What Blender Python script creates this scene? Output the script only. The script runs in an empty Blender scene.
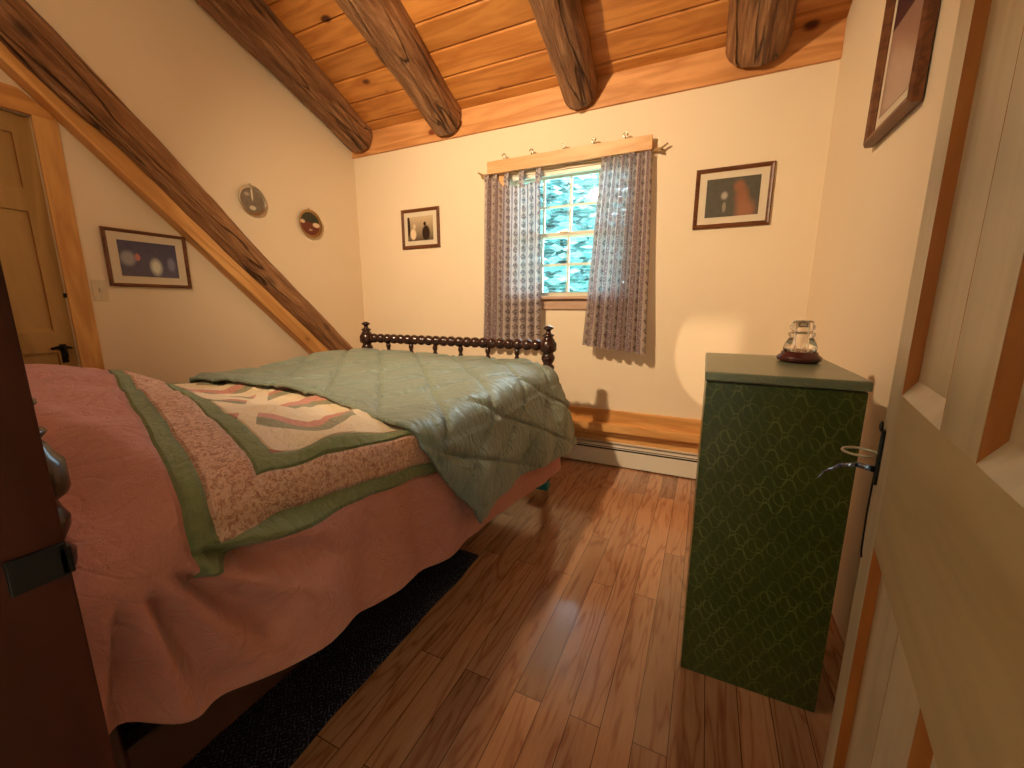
import bpy, bmesh, math, random
from mathutils import Vector, Matrix, noise
C = bpy.context.scene.collection
PI = math.pi
random.seed(4)

# ------------------------------------------------------------------ helpers
def sm(a, b, x):
    t = max(0.0, min(1.0, (x - a) / (b - a)))
    return t * t * (3 - 2 * t)

def lerp_pts(pts, x):
    if x <= pts[0][0]: return pts[0][1]
    for (a, va), (b, vb) in zip(pts, pts[1:]):
        if x <= b: return va + (vb - va) * (x - a) / (b - a)
    return pts[-1][1]

class MB:
    """collects shapes into one mesh"""
    def __init__(s): s.v = []; s.f = []; s.uv = []; s.mi = []; s.m = 0
    def add(s, vs, fs, uvs=None):
        o = len(s.v); s.v += [tuple(v) for v in vs]
        for i, f in enumerate(fs):
            s.f.append([o + k for k in f]); s.mi.append(s.m)
            s.uv.append([uvs[k] for k in f] if uvs else [(0, 0)] * len(f))
        return s
    def box(s, x0, x1, y0, y1, z0, z1, c=0.0):
        if c <= 0:
            vs = [(x, y, z) for x in (x0, x1) for y in (y0, y1) for z in (z0, z1)]
            return s.add(vs, [(0,1,3,2),(4,6,7,5),(0,4,5,1),(2,3,7,6),(0,2,6,4),(1,5,7,3)])
        bm = bmesh.new(); bmesh.ops.create_cube(bm, size=1)
        for v in bm.verts:
            v.co = Vector(((x0+x1)/2 + v.co.x*(x1-x0), (y0+y1)/2 + v.co.y*(y1-y0), (z0+z1)/2 + v.co.z*(z1-z0)))
        bmesh.ops.bevel(bm, geom=bm.edges[:], offset=c, segments=2, affect='EDGES', profile=.6)
        bm.verts.index_update()
        vs = [v.co.copy() for v in bm.verts]; fs = [[v.index for v in f.verts] for f in bm.faces]
        bm.free(); return s.add(vs, fs)
    def lathe(s, prof, n=24, M=None, cap=True):
        vs = []; fs = []
        for (z, r) in prof:
            for k in range(n):
                a = 2*PI*k/n; vs.append(Vector((r*math.cos(a), r*math.sin(a), z)))
        for i in range(len(prof)-1):
            for k in range(n):
                fs.append((i*n+k, i*n+(k+1) % n, (i+1)*n+(k+1) % n, (i+1)*n+k))
        if cap:
            fs.append(list(range(n))[::-1]); fs.append([(len(prof)-1)*n+k for k in range(n)])
        if M: vs = [M @ v for v in vs]
        return s.add(vs, fs)
    def tube(s, pts, rad, n=10, cap=True):
        pts = [Vector(p) for p in pts]; vs = []; fs = []; up = None
        for i, p in enumerate(pts):
            d = (pts[min(i+1, len(pts)-1)] - pts[max(i-1, 0)]).normalized()
            if up is None:
                up = Vector((0, 0, 1)) if abs(d.z) < .9 else Vector((1, 0, 0))
            a = (up - d*up.dot(d)).normalized(); b = d.cross(a); up = a
            r = rad(i/(len(pts)-1)) if callable(rad) else rad
            for k in range(n):
                t = 2*PI*k/n; vs.append(p + a*(r*math.cos(t)) + b*(r*math.sin(t)))
        for i in range(len(pts)-1):
            for k in range(n): fs.append((i*n+k, i*n+(k+1) % n, (i+1)*n+(k+1) % n, (i+1)*n+k))
        if cap: fs.append(list(range(n))[::-1]); fs.append([(len(pts)-1)*n+k for k in range(n)])
        return s.add(vs, fs)
    def grid(s, nu, nv, fn, uvfn=None, close=False):
        vs = []; uv = []
        for j in range(nv+1):
            for i in range(nu+1):
                u, v = i/nu, j/nv
                vs.append(fn(u, v)); uv.append(uvfn(u, v) if uvfn else (u, v))
        fs = [(j*(nu+1)+i, j*(nu+1)+i+1, (j+1)*(nu+1)+i+1, (j+1)*(nu+1)+i) for j in range(nv) for i in range(nu)]
        return s.add(vs, fs, uv)
    def build(s, name, mats, parent=None, smooth=False, bevel=0, fix=True):
        me = bpy.data.meshes.new(name); me.from_pydata(s.v, [], s.f); me.update()
        uvl = me.uv_layers.new(name='UVMap'); k = 0
        for p, fu in zip(me.polygons, s.uv):
            for li, q in zip(p.loop_indices, fu): uvl.data[li].uv = q
        if not isinstance(mats, (list, tuple)): mats = [mats]
        for m in mats: me.materials.append(m)
        for p, mi in zip(me.polygons, s.mi): p.material_index = mi; p.use_smooth = bool(smooth)
        if fix:
            bm = bmesh.new(); bm.from_mesh(me); bmesh.ops.recalc_face_normals(bm, faces=bm.faces[:]); bm.to_mesh(me); bm.free()
        if smooth == 'auto':
            me.set_sharp_from_angle(angle=math.radians(35))
        o = bpy.data.objects.new(name, me); C.objects.link(o)
        if parent: o.parent = parent
        if bevel:
            b = o.modifiers.new('b', 'BEVEL'); b.width = bevel; b.segments = 2; b.limit_method = 'ANGLE'
        return o

def tag(o, label=None, cat=None, group=None, kind=None):
    if label: o['label'] = label
    if cat: o['category'] = cat
    if group: o['group'] = group
    if kind: o['kind'] = kind
    return o
def empty(name, loc, rz=0, label=None, cat=None, group=None, kind=None):
    o = bpy.data.objects.new(name, None); C.objects.link(o)
    o.location = loc; o.rotation_euler = (0, 0, rz); o.empty_display_size = .05
    return tag(o, label, cat, group, kind)

# ------------------------------------------------------------------ materials
class NT:
    def __init__(s, name):
        s.m = bpy.data.materials.new(name); s.m.use_nodes = True; s.t = s.m.node_tree
        s.b = s.t.nodes['Principled BSDF']; s.out = s.t.nodes['Material Output']
    def n(s, typ, **kw):
        nd = s.t.nodes.new(typ)
        for k, v in kw.items():
            if k.startswith('i_'): nd.inputs[k[2:].replace('_', ' ')].default_value = v
            else: setattr(nd, k, v)
        return nd
    def l(s, a, b): s.t.links.new(a, b); return b
    def math(s, op, a, b=None, c=None, clamp=False):
        nd = s.t.nodes.new('ShaderNodeMath'); nd.operation = op; nd.use_clamp = clamp
        for i, x in enumerate((a, b, c)):
            if x is None: continue
            if isinstance(x, (int, float)): nd.inputs[i].default_value = x
            else: s.l(x, nd.inputs[i])
        return nd.outputs[0]
    def mix(s, f, a, b, blend='MIX'):
        nd = s.t.nodes.new('ShaderNodeMix'); nd.data_type = 'RGBA'; nd.blend_type = blend
        for i, x in ((0, f), (6, a), (7, b)):
            if isinstance(x, (int, float)): nd.inputs[i].default_value = x
            elif isinstance(x, tuple): nd.inputs[i].default_value = (*x[:3], 1)
            else: s.l(x, nd.inputs[i])
        return nd.outputs[2]
    def coord(s, which='Object', scale=(1, 1, 1), rot=(0, 0, 0), loc=(0, 0, 0)):
        tc = s.n('ShaderNodeTexCoord'); mp = s.n('ShaderNodeMapping')
        mp.inputs['Scale'].default_value = scale; mp.inputs['Rotation'].default_value = rot; mp.inputs['Location'].default_value = loc
        s.l(tc.outputs[which], mp.inputs['Vector']); return mp.outputs[0]
    def noise(s, vec, scale=5, detail=3, rough=.5, dist=0):
        nd = s.n('ShaderNodeTexNoise'); nd.inputs['Scale'].default_value = scale; nd.inputs['Detail'].default_value = detail
        nd.inputs['Roughness'].default_value = rough; nd.inputs['Distortion'].default_value = dist
        if vec is not None: s.l(vec, nd.inputs['Vector'])
        return nd.outputs[0]
    def ramp(s, f, stops, interp='LINEAR'):
        nd = s.n('ShaderNodeValToRGB'); cr = nd.color_ramp; cr.interpolation = interp
        while len(cr.elements) < len(stops): cr.elements.new(.5)
        for e, (p, c) in zip(cr.elements, stops):
            e.position = p; e.color = (*c, 1) if isinstance(c, tuple) else (c, c, c, 1)
        s.l(f, nd.inputs[0]); return nd.outputs[0]
    def bump(s, h, strength=.3, dist=.01):
        nd = s.n('ShaderNodeBump'); nd.inputs['Strength'].default_value = strength; nd.inputs['Distance'].default_value = dist
        s.l(h, nd.inputs['Height']); s.l(nd.outputs[0], s.b.inputs['Normal']); return nd
    def setc(s, c):
        if isinstance(c, tuple): s.b.inputs['Base Color'].default_value = (*c, 1)
        else: s.l(c, s.b.inputs['Base Color'])
    def p(s, rough=.5, spec=.5, metal=0, **kw):
        s.b.inputs['Roughness'].default_value = rough; s.b.inputs['Specular IOR Level'].default_value = spec
        s.b.inputs['Metallic'].default_value = metal
        for k, v in kw.items(): s.b.inputs[k.replace('_', ' ')].default_value = v
        return s

def plain(name, c, rough=.5, spec=.5, metal=0, var=.12, scale=12, bump=0, **kw):
    t = NT(name); v = t.coord()
    f = t.noise(v, scale, 4, .6)
    t.setc(t.mix(f, tuple(x*(1-var) for x in c), tuple(min(1, x*(1+var)) for x in c)))
    if bump: t.bump(t.noise(v, scale*4, 3), bump, .004)
    t.p(rough, spec, metal, **kw); return t.m

def wood(name, dark, light, axis=0, grain=1.0, rough=.45, knots=0.0, spec=.4, bump=.15, knotc=(.10, .03, .01), island=False):
    """stretched contour grain with optional dark knots, grain runs along local axis"""
    t = NT(name); sc = [5.0*grain]*3; sc[axis] = .55*grain
    v = t.coord('Object', tuple(sc))
    if island:
        g = t.n('ShaderNodeNewGeometry'); add = t.n('ShaderNodeVectorMath', operation='ADD')
        mul = t.n('ShaderNodeVectorMath', operation='SCALE'); cmb = t.n('ShaderNodeCombineXYZ')
        for i in range(3): t.l(g.outputs['Random Per Island'], cmb.inputs[i])
        t.l(cmb.outputs[0], mul.inputs[0]); mul.inputs['Scale'].default_value = 37
        t.l(v, add.inputs[0]); t.l(mul.outputs[0], add.inputs[1]); v = add.outputs[0]
    n1 = t.noise(v, 1.6, 3, .5, .4)
    rings = t.math('PINGPONG', t.math('MULTIPLY', n1, 9.0), 1.0)
    fine = t.noise(v, 14, 4, .7)
    f = t.math('ADD', t.math('MULTIPLY', rings, .55), t.math('MULTIPLY', fine, .5))
    col = t.ramp(f, [(.1, dark), (.75, light)])
    if knots:
        sk = [2.2]*3; sk[axis] = 1.25
        vk = t.coord('Object', tuple(sk), loc=(.37, .11, .23))
        vo = t.n('ShaderNodeTexVoronoi', i_Scale=2.6); t.l(vk, vo.inputs['Vector'])
        sep = t.n('ShaderNodeSeparateColor'); t.l(vo.outputs['Color'], sep.inputs[0])
        ok = t.math('LESS_THAN', sep.outputs[0], knots)
        k = t.ramp(vo.outputs['Distance'], [(.09, 1.0), (.16, .0)])
        k2 = t.ramp(vo.outputs['Distance'], [(.12, .55), (.38, .0)])
        col = t.mix(t.math('MULTIPLY', k2, ok), col, tuple(x*1.0 for x in dark))
        col = t.mix(t.math('MULTIPLY', k, ok), col, knotc)
    if island:
        hsv = t.n('ShaderNodeHueSaturation'); g2 = t.n('ShaderNodeNewGeometry')
        t.l(t.math('ADD', t.math('MULTIPLY', g2.outputs['Random Per Island'], .35), .82), hsv.inputs['Value']); t.l(col, hsv.inputs['Color']); col = hsv.outputs[0]
    t.setc(col); t.bump(fine, bump, .003); t.p(rough, spec); return t.m

M = {}
M['wall'] = plain('wall_plaster', (.86, .71, .53), .85, .15, var=.025, scale=3, bump=.10)
M['wall_r'] = M['wall']
M['pine'] = wood('honey_pine', (.50, .22, .055), (.74, .40, .13), axis=2, knots=.12)
M['pine_x'] = wood('honey_pine_across', (.52, .23, .06), (.78, .42, .15), axis=0, knots=.2)
M['pine_y'] = wood('honey_pine_along', (.50, .20, .05), (.72, .36, .11), axis=1, knots=.15)
M['header'] = wood('pale_pine', (.62, .33, .13), (.85, .52, .27), axis=0, knots=.08)
M['door_pine'] = wood('door_pine', (.34, .19, .06), (.48, .29, .10), axis=2, grain=.8, knots=.05, rough=.4, knotc=(.25,.13,.05))
M['door_grey'] = wood('door_poplar', (.46, .36, .22), (.60, .49, .32), axis=2, grain=.8, rough=.35)
M['door_rail'] = wood('door_poplar_rail', (.42, .31, .15), (.54, .41, .22), axis=0, grain=.8, rough=.38)
M['door_step_shade'] = wood('door_step_warm_shade', (.36, .10, .018), (.52, .18, .035), axis=2, rough=.4)  # orange paints the warm shade on the panel steps into the wood
M['jamb'] = wood('red_stained_shaded_jamb', (.030, .005, .002), (.05, .009, .003), axis=2, rough=.55, spec=.2)  # red stain taken darker so its colour carries the jamb's shade
M['ceil'] = wood('ceiling_pine', (.42, .145, .03), (.62, .27, .07), axis=0, knots=.6, rough=.38, island=True, knotc=(.09, .02, .008))
M['fascia'] = wood('fascia_pine', (.50, .20, .06), (.74, .36, .14), axis=0, knots=.3, rough=.4, knotc=(.22, .05, .02))
M['white_metal'] = plain('white_enamel', (.80, .74, .64), .35, .5, var=.03)
M['black'] = plain('black_iron', (.006, .005, .005), .5, .25, var=.2)
M['brown_frame'] = wood('walnut_frame', (.075, .022, .008), (.17, .06, .02), axis=0, grain=2, rough=.35)
M['mat'] = plain('ivory_mat', (.72, .62, .48), .8, .2, var=.03)
M['bed_wood'] = plain('dark_cherry', (.030, .009, .006), .22, .6, var=.35, scale=9)
M['brass'] = plain('antique_brass', (.45, .30, .12), .35, .5, 1.0)
M['pewter'] = plain('pewter', (.55, .50, .42), .3, .5, 1.0)
M['mattress'] = plain('mattress_ticking', (.55, .5, .45), .8)
M['teal'] = plain('teal_plastic', (.02, .25, .27), .4)
M['dark_slot'] = plain('dark_slot', (.02, .014, .01), .7)
M['switch'] = plain('ivory_plastic', (.70, .58, .40), .45)
M['base_wood'] = plain('mahogany_base', (.07, .012, .012), .25, .6, var=.3)

def log_mat():
    t = NT('hewn_log'); v = t.coord('Object', (1.3, 13, 13)); v2 = t.coord('Object', (.35, 2.2, 2.2))
    n1 = t.noise(v, 3.0, 5, .7, .6); n2 = t.noise(v2, 3.2, 4, .65, .8)
    c = t.ramp(n1, [(.34, (.08, .028, .010)), (.5, (.29, .12, .045)), (.66, (.62, .36, .19))])
    c2 = t.ramp(n2, [(.35, (.13, .045, .016)), (.62, (.55, .28, .13))])
    c = t.mix(.45, c, c2)
    vk = t.coord('Object', (.8, 1.6, 1.6)); vo = t.n('ShaderNodeTexVoronoi', i_Scale=3.0); t.l(vk, vo.inputs['Vector'])
    k = t.ramp(vo.outputs['Distance'], [(.05, .85), (.16, .0)])
    c = t.mix(k, c, (.05, .015, .006))
    # long drying cracks
    cr = t.ramp(t.noise(t.coord('Object', (.5, 5, 5)), 2.0, 2, .4, .3), [(.485, 0.0), (.50, 1.0), (.515, 0.0)])
    c = t.mix(t.math('MULTIPLY', cr, .75), c, (.03, .009, .004))
    t.setc(c); h = t.math('SUBTRACT', t.math('ADD', n1, n2), cr)
    t.bump(h, 1.0, .035); t.p(.36, .5); return t.m
M['log'] = log_mat()

def floor_mat():
    t = NT('oak_laminate'); tc = t.n('ShaderNodeTexCoord'); sp = t.n('ShaderNodeSeparateXYZ'); t.l(tc.outputs['Object'], sp.inputs[0])
    cb = t.n('ShaderNodeCombineXYZ'); t.l(sp.outputs[1], cb.inputs[0]); t.l(sp.outputs[0], cb.inputs[1])
    br = t.n('ShaderNodeTexBrick', offset=.37, offset_frequency=2, squash=1); t.l(cb.outputs[0], br.inputs['Vector'])
    for k, v in dict(Scale=1.0, Mortar_Size=.0012, Mortar_Smooth=.1, Bias=0.0, Brick_Width=.95, Row_Height=.088).items(): br.inputs[k.replace('_', ' ')].default_value = v
    br.inputs['Color1'].default_value = (0, 0, 0, 1); br.inputs['Color2'].default_value = (1, 1, 1, 1); br.inputs['Mortar'].default_value = (.5, .5, .5, 1)
    rnd = t.n('ShaderNodeSeparateColor'); t.l(br.outputs['Color'], rnd.inputs[0]); r = rnd.outputs[0]
    c3 = t.n('ShaderNodeCombineXYZ'); t.l(t.math('MULTIPLY', sp.outputs[0], 13.0), c3.inputs[0]); t.l(t.math('MULTIPLY', sp.outputs[1], 1.5), c3.inputs[1]); t.l(t.math('MULTIPLY', r, 23.0), c3.inputs[2])
    n1 = t.noise(c3.outputs[0], 1.15, 2, .45, .35)
    rings = t.ramp(t.math('PINGPONG', t.math('MULTIPLY', n1, 12.0), 1.0), [(0.0, 0.0), (.35, .75), (1.0, 1.0)])
    c4 = t.n('ShaderNodeCombineXYZ'); t.l(t.math('MULTIPLY', sp.outputs[0], 90.0), c4.inputs[0]); t.l(t.math('MULTIPLY', sp.outputs[1], 6.0), c4.inputs[1]); t.l(r, c4.inputs[2])
    fine = t.noise(c4.outputs[0], 1.5, 3, .7)
    g = t.math('ADD', t.math('MULTIPLY', rings, .42), t.math('MULTIPLY', fine, .62))
    c = t.ramp(g, [(.16, (.24, .085, .042)), (.38, (.36, .155, .080)), (.62, (.46, .225, .12)), (.9, (.54, .29, .165))])
    hs = t.n('ShaderNodeHueSaturation'); t.l(c, hs.inputs['Color']); t.l(t.math('ADD', t.math('MULTIPLY', r, .45), .72), hs.inputs['Value'])
    c = t.mix(br.outputs['Fac'], hs.outputs[0], (.07, .025, .012))
    t.setc(c); t.bump(fine, .03, .002); t.p(.24, .5, Coat_Weight=.6, Coat_Roughness=.10)
    t.l(t.math('ADD', t.math('MULTIPLY', fine, .12), .13), t.b.inputs['Roughness']); return t.m
M['floor'] = floor_mat()

def uvsep(t):
    tc = t.n('ShaderNodeTexCoord'); sp = t.n('ShaderNodeSeparateXYZ'); t.l(tc.outputs['UV'], sp.inputs[0]); return tc.outputs['UV'], sp.outputs[0], sp.outputs[1]

def quilt_mat():
    t = NT('patchwork_quilt'); uv, s, v = uvsep(t)
    # s: metres across the bed (pattern edge .90), v: metres from the pattern edge at the head side
    wob = t.math('MULTIPLY', t.math('SUBTRACT', t.noise(uv, 7, 2), .5), .012)
    ds = t.math('ADD', t.math('SUBTRACT', .885, t.math('ABSOLUTE', s)), wob)
    dv = t.math('ADD', v, wob)
    d = t.math('MINIMUM', ds, dv)
    def step(a): return t.math('GREATER_THAN', d, a)
    pink = t.mix(t.noise(uv, 5, 3), (.50, .20, .155), (.62, .27, .215))
    grn = t.mix(t.noise(uv, 60, 2), (.17, .20, .085), (.26, .29, .13))
    pv = t.n('ShaderNodeTexNoise', i_Scale=85.0, i_Detail=2.0, i_Distortion=1.2); t.l(uv, pv.inputs['Vector'])
    squig = t.ramp(t.math('PINGPONG', t.math('MULTIPLY', pv.outputs[0], 5.0), 1.0), [(.10, (.44, .20, .13)), (.34, (.64, .37, .25)), (.9, (.72, .45, .32))])
    cream = t.mix(t.noise(uv, 9, 3), (.80, .62, .42), (.86, .72, .52))
    # wavy ribbons of pink and green in the cream field
    zz = t.math('PINGPONG', t.math('MULTIPLY', v, 2.6), .5)
    q = t.math('FRACT', t.math('ADD', t.math('ADD', t.math('MULTIPLY', s, 3.3), t.math('MULTIPLY', zz, .8)), 7.58))
    fl = t.noise(uv, 90, 2)
    pk = t.mix(fl, (.50, .15, .11), (.76, .42, .32)); gg = t.mix(fl, (.20, .20, .11), (.45, .40, .26))
    m1 = t.math('MULTIPLY', t.math('GREATER_THAN', q, .22), t.math('LESS_THAN', q, .44))
    m2 = t.math('MULTIPLY', t.math('GREATER_THAN', q, .44), t.math('LESS_THAN', q, .66))
    gate = t.math('GREATER_THAN', t.math('FRACT', t.math('ADD', t.math('MULTIPLY', v, 2.6), t.math('MULTIPLY', s, 1.1))), .14)
    fld = t.mix(t.math('MULTIPLY', m1, gate), cream, pk); fld = t.mix(t.math('MULTIPLY', m2, gate), fld, gg)
    c = t.mix(step(0), pink, grn); c = t.mix(step(.042), c, squig); c = t.mix(step(.138), c, grn)
    c = t.mix(step(.187), c, fld)
    t.setc(c)
    # quilted puckers: stitched wandering lines and creases
    w = t.math('PINGPONG', t.math('MULTIPLY', t.noise(uv, 3.2, 1), 9.0), .5)
    w2 = t.ramp(w, [(0.0, 0.0), (.11, .8), (.5, 1.0)])
    cr = t.noise(uv, 26, 4, .65, 1.0)
    seam = t.ramp(t.math('MINIMUM', t.math('ABSOLUTE', d), t.math('MINIMUM', t.math('ABSOLUTE', t.math('SUBTRACT', d, .042)), t.math('MINIMUM', t.math('ABSOLUTE', t.math('SUBTRACT', d, .138)), t.math('ABSOLUTE', t.math('SUBTRACT', d, .187))))), [(0, 0.0), (.008, 1.0)])
    h = t.math('ADD', t.math('ADD', t.math('MULTIPLY', w2, .16), t.math('MULTIPLY', cr, .9)), t.math('MULTIPLY', seam, .7))
    t.bump(h, .9, .015); t.p(.85, .15, Sheen_Weight=.2); return t.m
M['quilt'] = quilt_mat()

def comf_mat():
    t = NT('sage_satin'); uv, s, v = uvsep(t)
    vs = t.n('ShaderNodeMapping'); vs.inputs['Scale'].default_value = (5, 16, 1); t.l(uv, vs.inputs['Vector'])
    n = t.noise(vs.outputs[0], 1.8, 4, .55, 1.4)
    c = t.mix(t.noise(uv, 3, 2), (.19, .255, .21), (.25, .315, .26)); t.setc(c)
    t.bump(n, 1.0, .028); t.p(.40, .6, Sheen_Weight=.15); return t.m
M['comf'] = comf_mat()

def curtain_mat():
    t = NT('striped_curtain_cloth'); uv, u, v = uvsep(t)
    # u metres across cloth, v metres up
    f = t.math('FRACT', t.math('MULTIPLY', u, 10.0))
    zig = t.math('PINGPONG', t.math('MULTIPLY', v, 17.0), .5)
    n2 = t.noise(uv, 95, 3)
    tri = t.math('LESS_THAN', t.math('ABSOLUTE', t.math('SUBTRACT', f, .29)), t.math('MULTIPLY', zig, .42))
    tri = t.math('MULTIPLY', tri, t.ramp(n2, [(.42, .25), (.55, 1.0)]))
    inb = t.math('LESS_THAN', f, .58)
    nz = t.noise(uv, 140, 2)
    light = t.mix(nz, (.50, .42, .41), (.66, .58, .56)); dark = t.mix(nz, (.10, .07, .085), (.26, .20, .22)); mauve = t.mix(nz, (.16, .10, .12), (.32, .24, .26))
    c = t.mix(tri, light, dark); c = t.mix(inb, t.mix(t.math('MULTIPLY', t.math('GREATER_THAN', n2, .56), .6), mauve, light), c)
    edge = t.math('LESS_THAN', t.math('ABSOLUTE', t.math('SUBTRACT', f, .60)), .03)
    c = t.mix(edge, c, (.62, .56, .58)); t.setc(c); t.p(.9, .1)
    tr = t.n('ShaderNodeBsdfTranslucent'); t.l(c, tr.inputs['Color']); mx = t.n('ShaderNodeMixShader'); mx.inputs[0].default_value = .32
    t.l(t.b.outputs[0], mx.inputs[1]); t.l(tr.outputs[0], mx.inputs[2])
    tp = t.n('ShaderNodeBsdfTransparent'); m2 = t.n('ShaderNodeMixShader'); m2.inputs[0].default_value = .07
    t.l(mx.outputs[0], m2.inputs[1]); t.l(tp.outputs[0], m2.inputs[2]); t.l(m2.outputs[0], t.out.inputs['Surface']); return t.m
M['curtain'] = curtain_mat()

def cabinet_mat(top=False):
    t = NT('embossed_green_vinyl'); tc = t.n('ShaderNodeTexCoord'); sp = t.n('ShaderNodeSeparateXYZ'); t.l(tc.outputs['Object'], sp.inputs[0])
    hx = sp.outputs[0] if top else t.math('ADD', sp.outputs[0], sp.outputs[1]); z = t.math('ADD', sp.outputs[2], sp.outputs[1]) if top else sp.outputs[2]
    def ring(ox, oz, rx, rz):
        fx = t.math('SUBTRACT', t.math('FRACT', t.math('ADD', t.math('DIVIDE', hx, .048), ox)), .5)
        fz = t.math('SUBTRACT', t.math('FRACT', t.math('ADD', t.math('DIVIDE', z, .078), oz)), .5)
        r = t.math('SQRT', t.math('ADD', t.math('POWER', t.math('DIVIDE', fx, rx), 2), t.math('POWER', t.math('DIVIDE', fz, rz), 2)))
        return t.math('LESS_THAN', t.math('ABSOLUTE', t.math('SUBTRACT', r, 1.0)), .045)
    m = t.math('MAXIMUM', ring(0, 0, .36, .42), t.math('MAXIMUM', ring(.5, .5, .36, .42), ring(.25, .3, .42, .3)))
    n = t.noise(tc.outputs['Object'], 18, 3, .6)
    m = t.math('MULTIPLY', m, t.ramp(n, [(.40, 0.25), (.65, 1.0)]))
    base = t.mix(t.noise(tc.outputs['Object'], 9, 4), (.034, .052, .008), (.058, .078, .012))
    t.setc(t.mix(t.math('MULTIPLY', m, .38), base, (.33, .36, .12))); t.bump(t.math('ADD', m, t.math('MULTIPLY', t.noise(tc.outputs['Object'], 120, 2), .35)), .35, .002); t.p(.3, .5); return t.m
M['cab'] = cabinet_mat()

def rug_mat():
    t = NT('navy_woven_rug'); tc = t.n('ShaderNodeTexCoord'); sp = t.n('ShaderNodeSeparateXYZ'); t.l(tc.outputs['Object'], sp.inputs[0])
    a = t.math('PINGPONG', t.math('MULTIPLY', sp.outputs[0], 18.0), .5); b = t.math('PINGPONG', t.math('MULTIPLY', sp.outputs[1], 18.0), .5)
    d = t.math('FRACT', t.math('MULTIPLY', t.math('ADD', a, b), 4.0))
    m = t.math('MULTIPLY', t.math('LESS_THAN', d, .35), t.ramp(t.noise(tc.outputs['Object'], 160, 2), [(.45, 0.0), (.6, 1.0)]))
    t.setc(t.mix(m, (.009, .010, .022), (.13, .15, .22))); t.bump(t.noise(tc.outputs['Object'], 220, 2), .6, .004); t.p(.9, .15); return t.m
M['rug'] = rug_mat()

def glass_mat(name='clear_glass', thin=False):
    t = NT(name)
    if thin:   # window pane: transparent with a faint reflection
        tp = t.n('ShaderNodeBsdfTransparent'); gl = t.n('ShaderNodeBsdfGlossy'); gl.inputs['Roughness'].default_value = .03
        mx = t.n('ShaderNodeMixShader'); fr = t.n('ShaderNodeFresnel'); t.l(fr.outputs[0], mx.inputs[0])
        t.l(tp.outputs[0], mx.inputs[1]); t.l(gl.outputs[0], mx.inputs[2]); t.l(mx.outputs[0], t.out.inputs['Surface'])
    else:
        t.p(.03, .5, Transmission_Weight=1.0, IOR=1.48); t.setc((1.0, .99, .97))
    return t.m
M['glass'] = glass_mat(); M['pane'] = glass_mat('window_glass', True)

def print_mat(name, kind):
    t = NT(name); uv, u, v = uvsep(t)
    def blob(cx, cy, rx, ry, soft=.25):
        r = t.math('SQRT', t.math('ADD', t.math('POWER', t.math('DIVIDE', t.math('SUBTRACT', u, cx), rx), 2), t.math('POWER', t.math('DIVIDE', t.math('SUBTRACT', v, cy), ry), 2)))
        return t.ramp(t.math('MULTIPLY', r, .5), [(.5*(1-soft), 1.0), (.5, 0.0)])
    n = t.noise(uv, 9, 4, .7)
    if kind == 'night':
        c = t.mix(v, (.07, .06, .12), (.025, .02, .09)); c = t.mix(t.math('MULTIPLY', n, .35), c, (.2, .2, .3))
        c = t.mix(blob(.14, .5, .16, .26, .5), c, (.32, .32, .40)); c = t.mix(blob(.30, .55, .05, .12), c, (.5, .18, .18))
        c = t.mix(blob(.60, .30, .13, .30, .6), c, (.70, .73, .66)); c = t.mix(blob(.88, .40, .09, .25, .5), c, (.22, .22, .36))
    elif kind == 'sepia':
        c = t.mix(t.math('ADD', t.math('MULTIPLY', v, .9), t.math('MULTIPLY', n, .25)), (.03, .018, .012), (.62, .46, .30))
        c = t.mix(blob(.22, .28, .13, .26), c, (.80, .62, .44)); c = t.mix(blob(.27, .60, .06, .12), c, (.70, .55, .38))
        c = t.mix(blob(.72, .30, .17, .36), c, (.03, .014, .010)); c = t.mix(blob(.68, .68, .06, .10), c, (.04, .02, .012)); c = t.mix(blob(.04, .6, .08, .5), c, (.04, .02, .012))
    elif kind == 'slate':
        c = t.mix(n, (.07, .068, .055), (.14, .13, .105))
        c = t.mix(blob(.62, .76, .14, .20, .6), c, (.30, .13, .075)); c = t.mix(blob(.68, .48, .17, .36, .6), c, (.30, .13, .075)); c = t.mix(blob(.76, .10, .24, .42, .6), c, (.34, .155, .09))
        c = t.mix(blob(.35, .55, .08, .13, .6), c, (.42, .38, .34)); c = t.mix(blob(.36, .25, .04, .15), c, (.28, .24, .20))
    elif kind == 'portrait':
        c = t.mix(t.math('GREATER_THAN', v, .62), (.40, .25, .20), (.045, .018, .035)); c = t.mix(t.math('MULTIPLY', n, .3), c, (.20, .10, .10))
    elif kind == 'tower':
        c = t.mix(n, (.05, .035, .025), (.30, .24, .18)); c = t.mix(blob(.52, .75, .045, .3), c, (.75, .68, .55)); c = t.mix(blob(.5, .2, .16, .10), c, (.62, .55, .42)); c = t.mix(blob(.3, .72, .16, .1, .6), c, (.42, .36, .28))
    else:
        c = t.mix(n, (.10, .015, .008), (.20, .04, .02)); c = t.mix(t.math('GREATER_THAN', v, .56), c, (.022, .025, .012))
        c = t.mix(blob(.82, .48, .22, .12, .3), c, (.80, .62, .42)); c = t.mix(blob(.12, .56, .14, .09, .3), c, (.70, .55, .38)); c = t.mix(blob(.5, .24, .12, .06, .5), c, (.55, .38, .26))
    t.setc(c); t.p(.22, .5); return t.m

# ------------------------------------------------------------------ room shell
XL, XR, YB, YF, ZW = -2.92, .528, 2.92, .13, 2.43
SL = .448
YH = -1.7
def zc(y): return 2.60 + SL*(YB - y)

fl = MB(); fl.box(XL-.1, 1.2, YH-.1, YB+.15, -.08, 0); o = fl.build('floor', M['floor']); tag(o, kind='structure')
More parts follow.
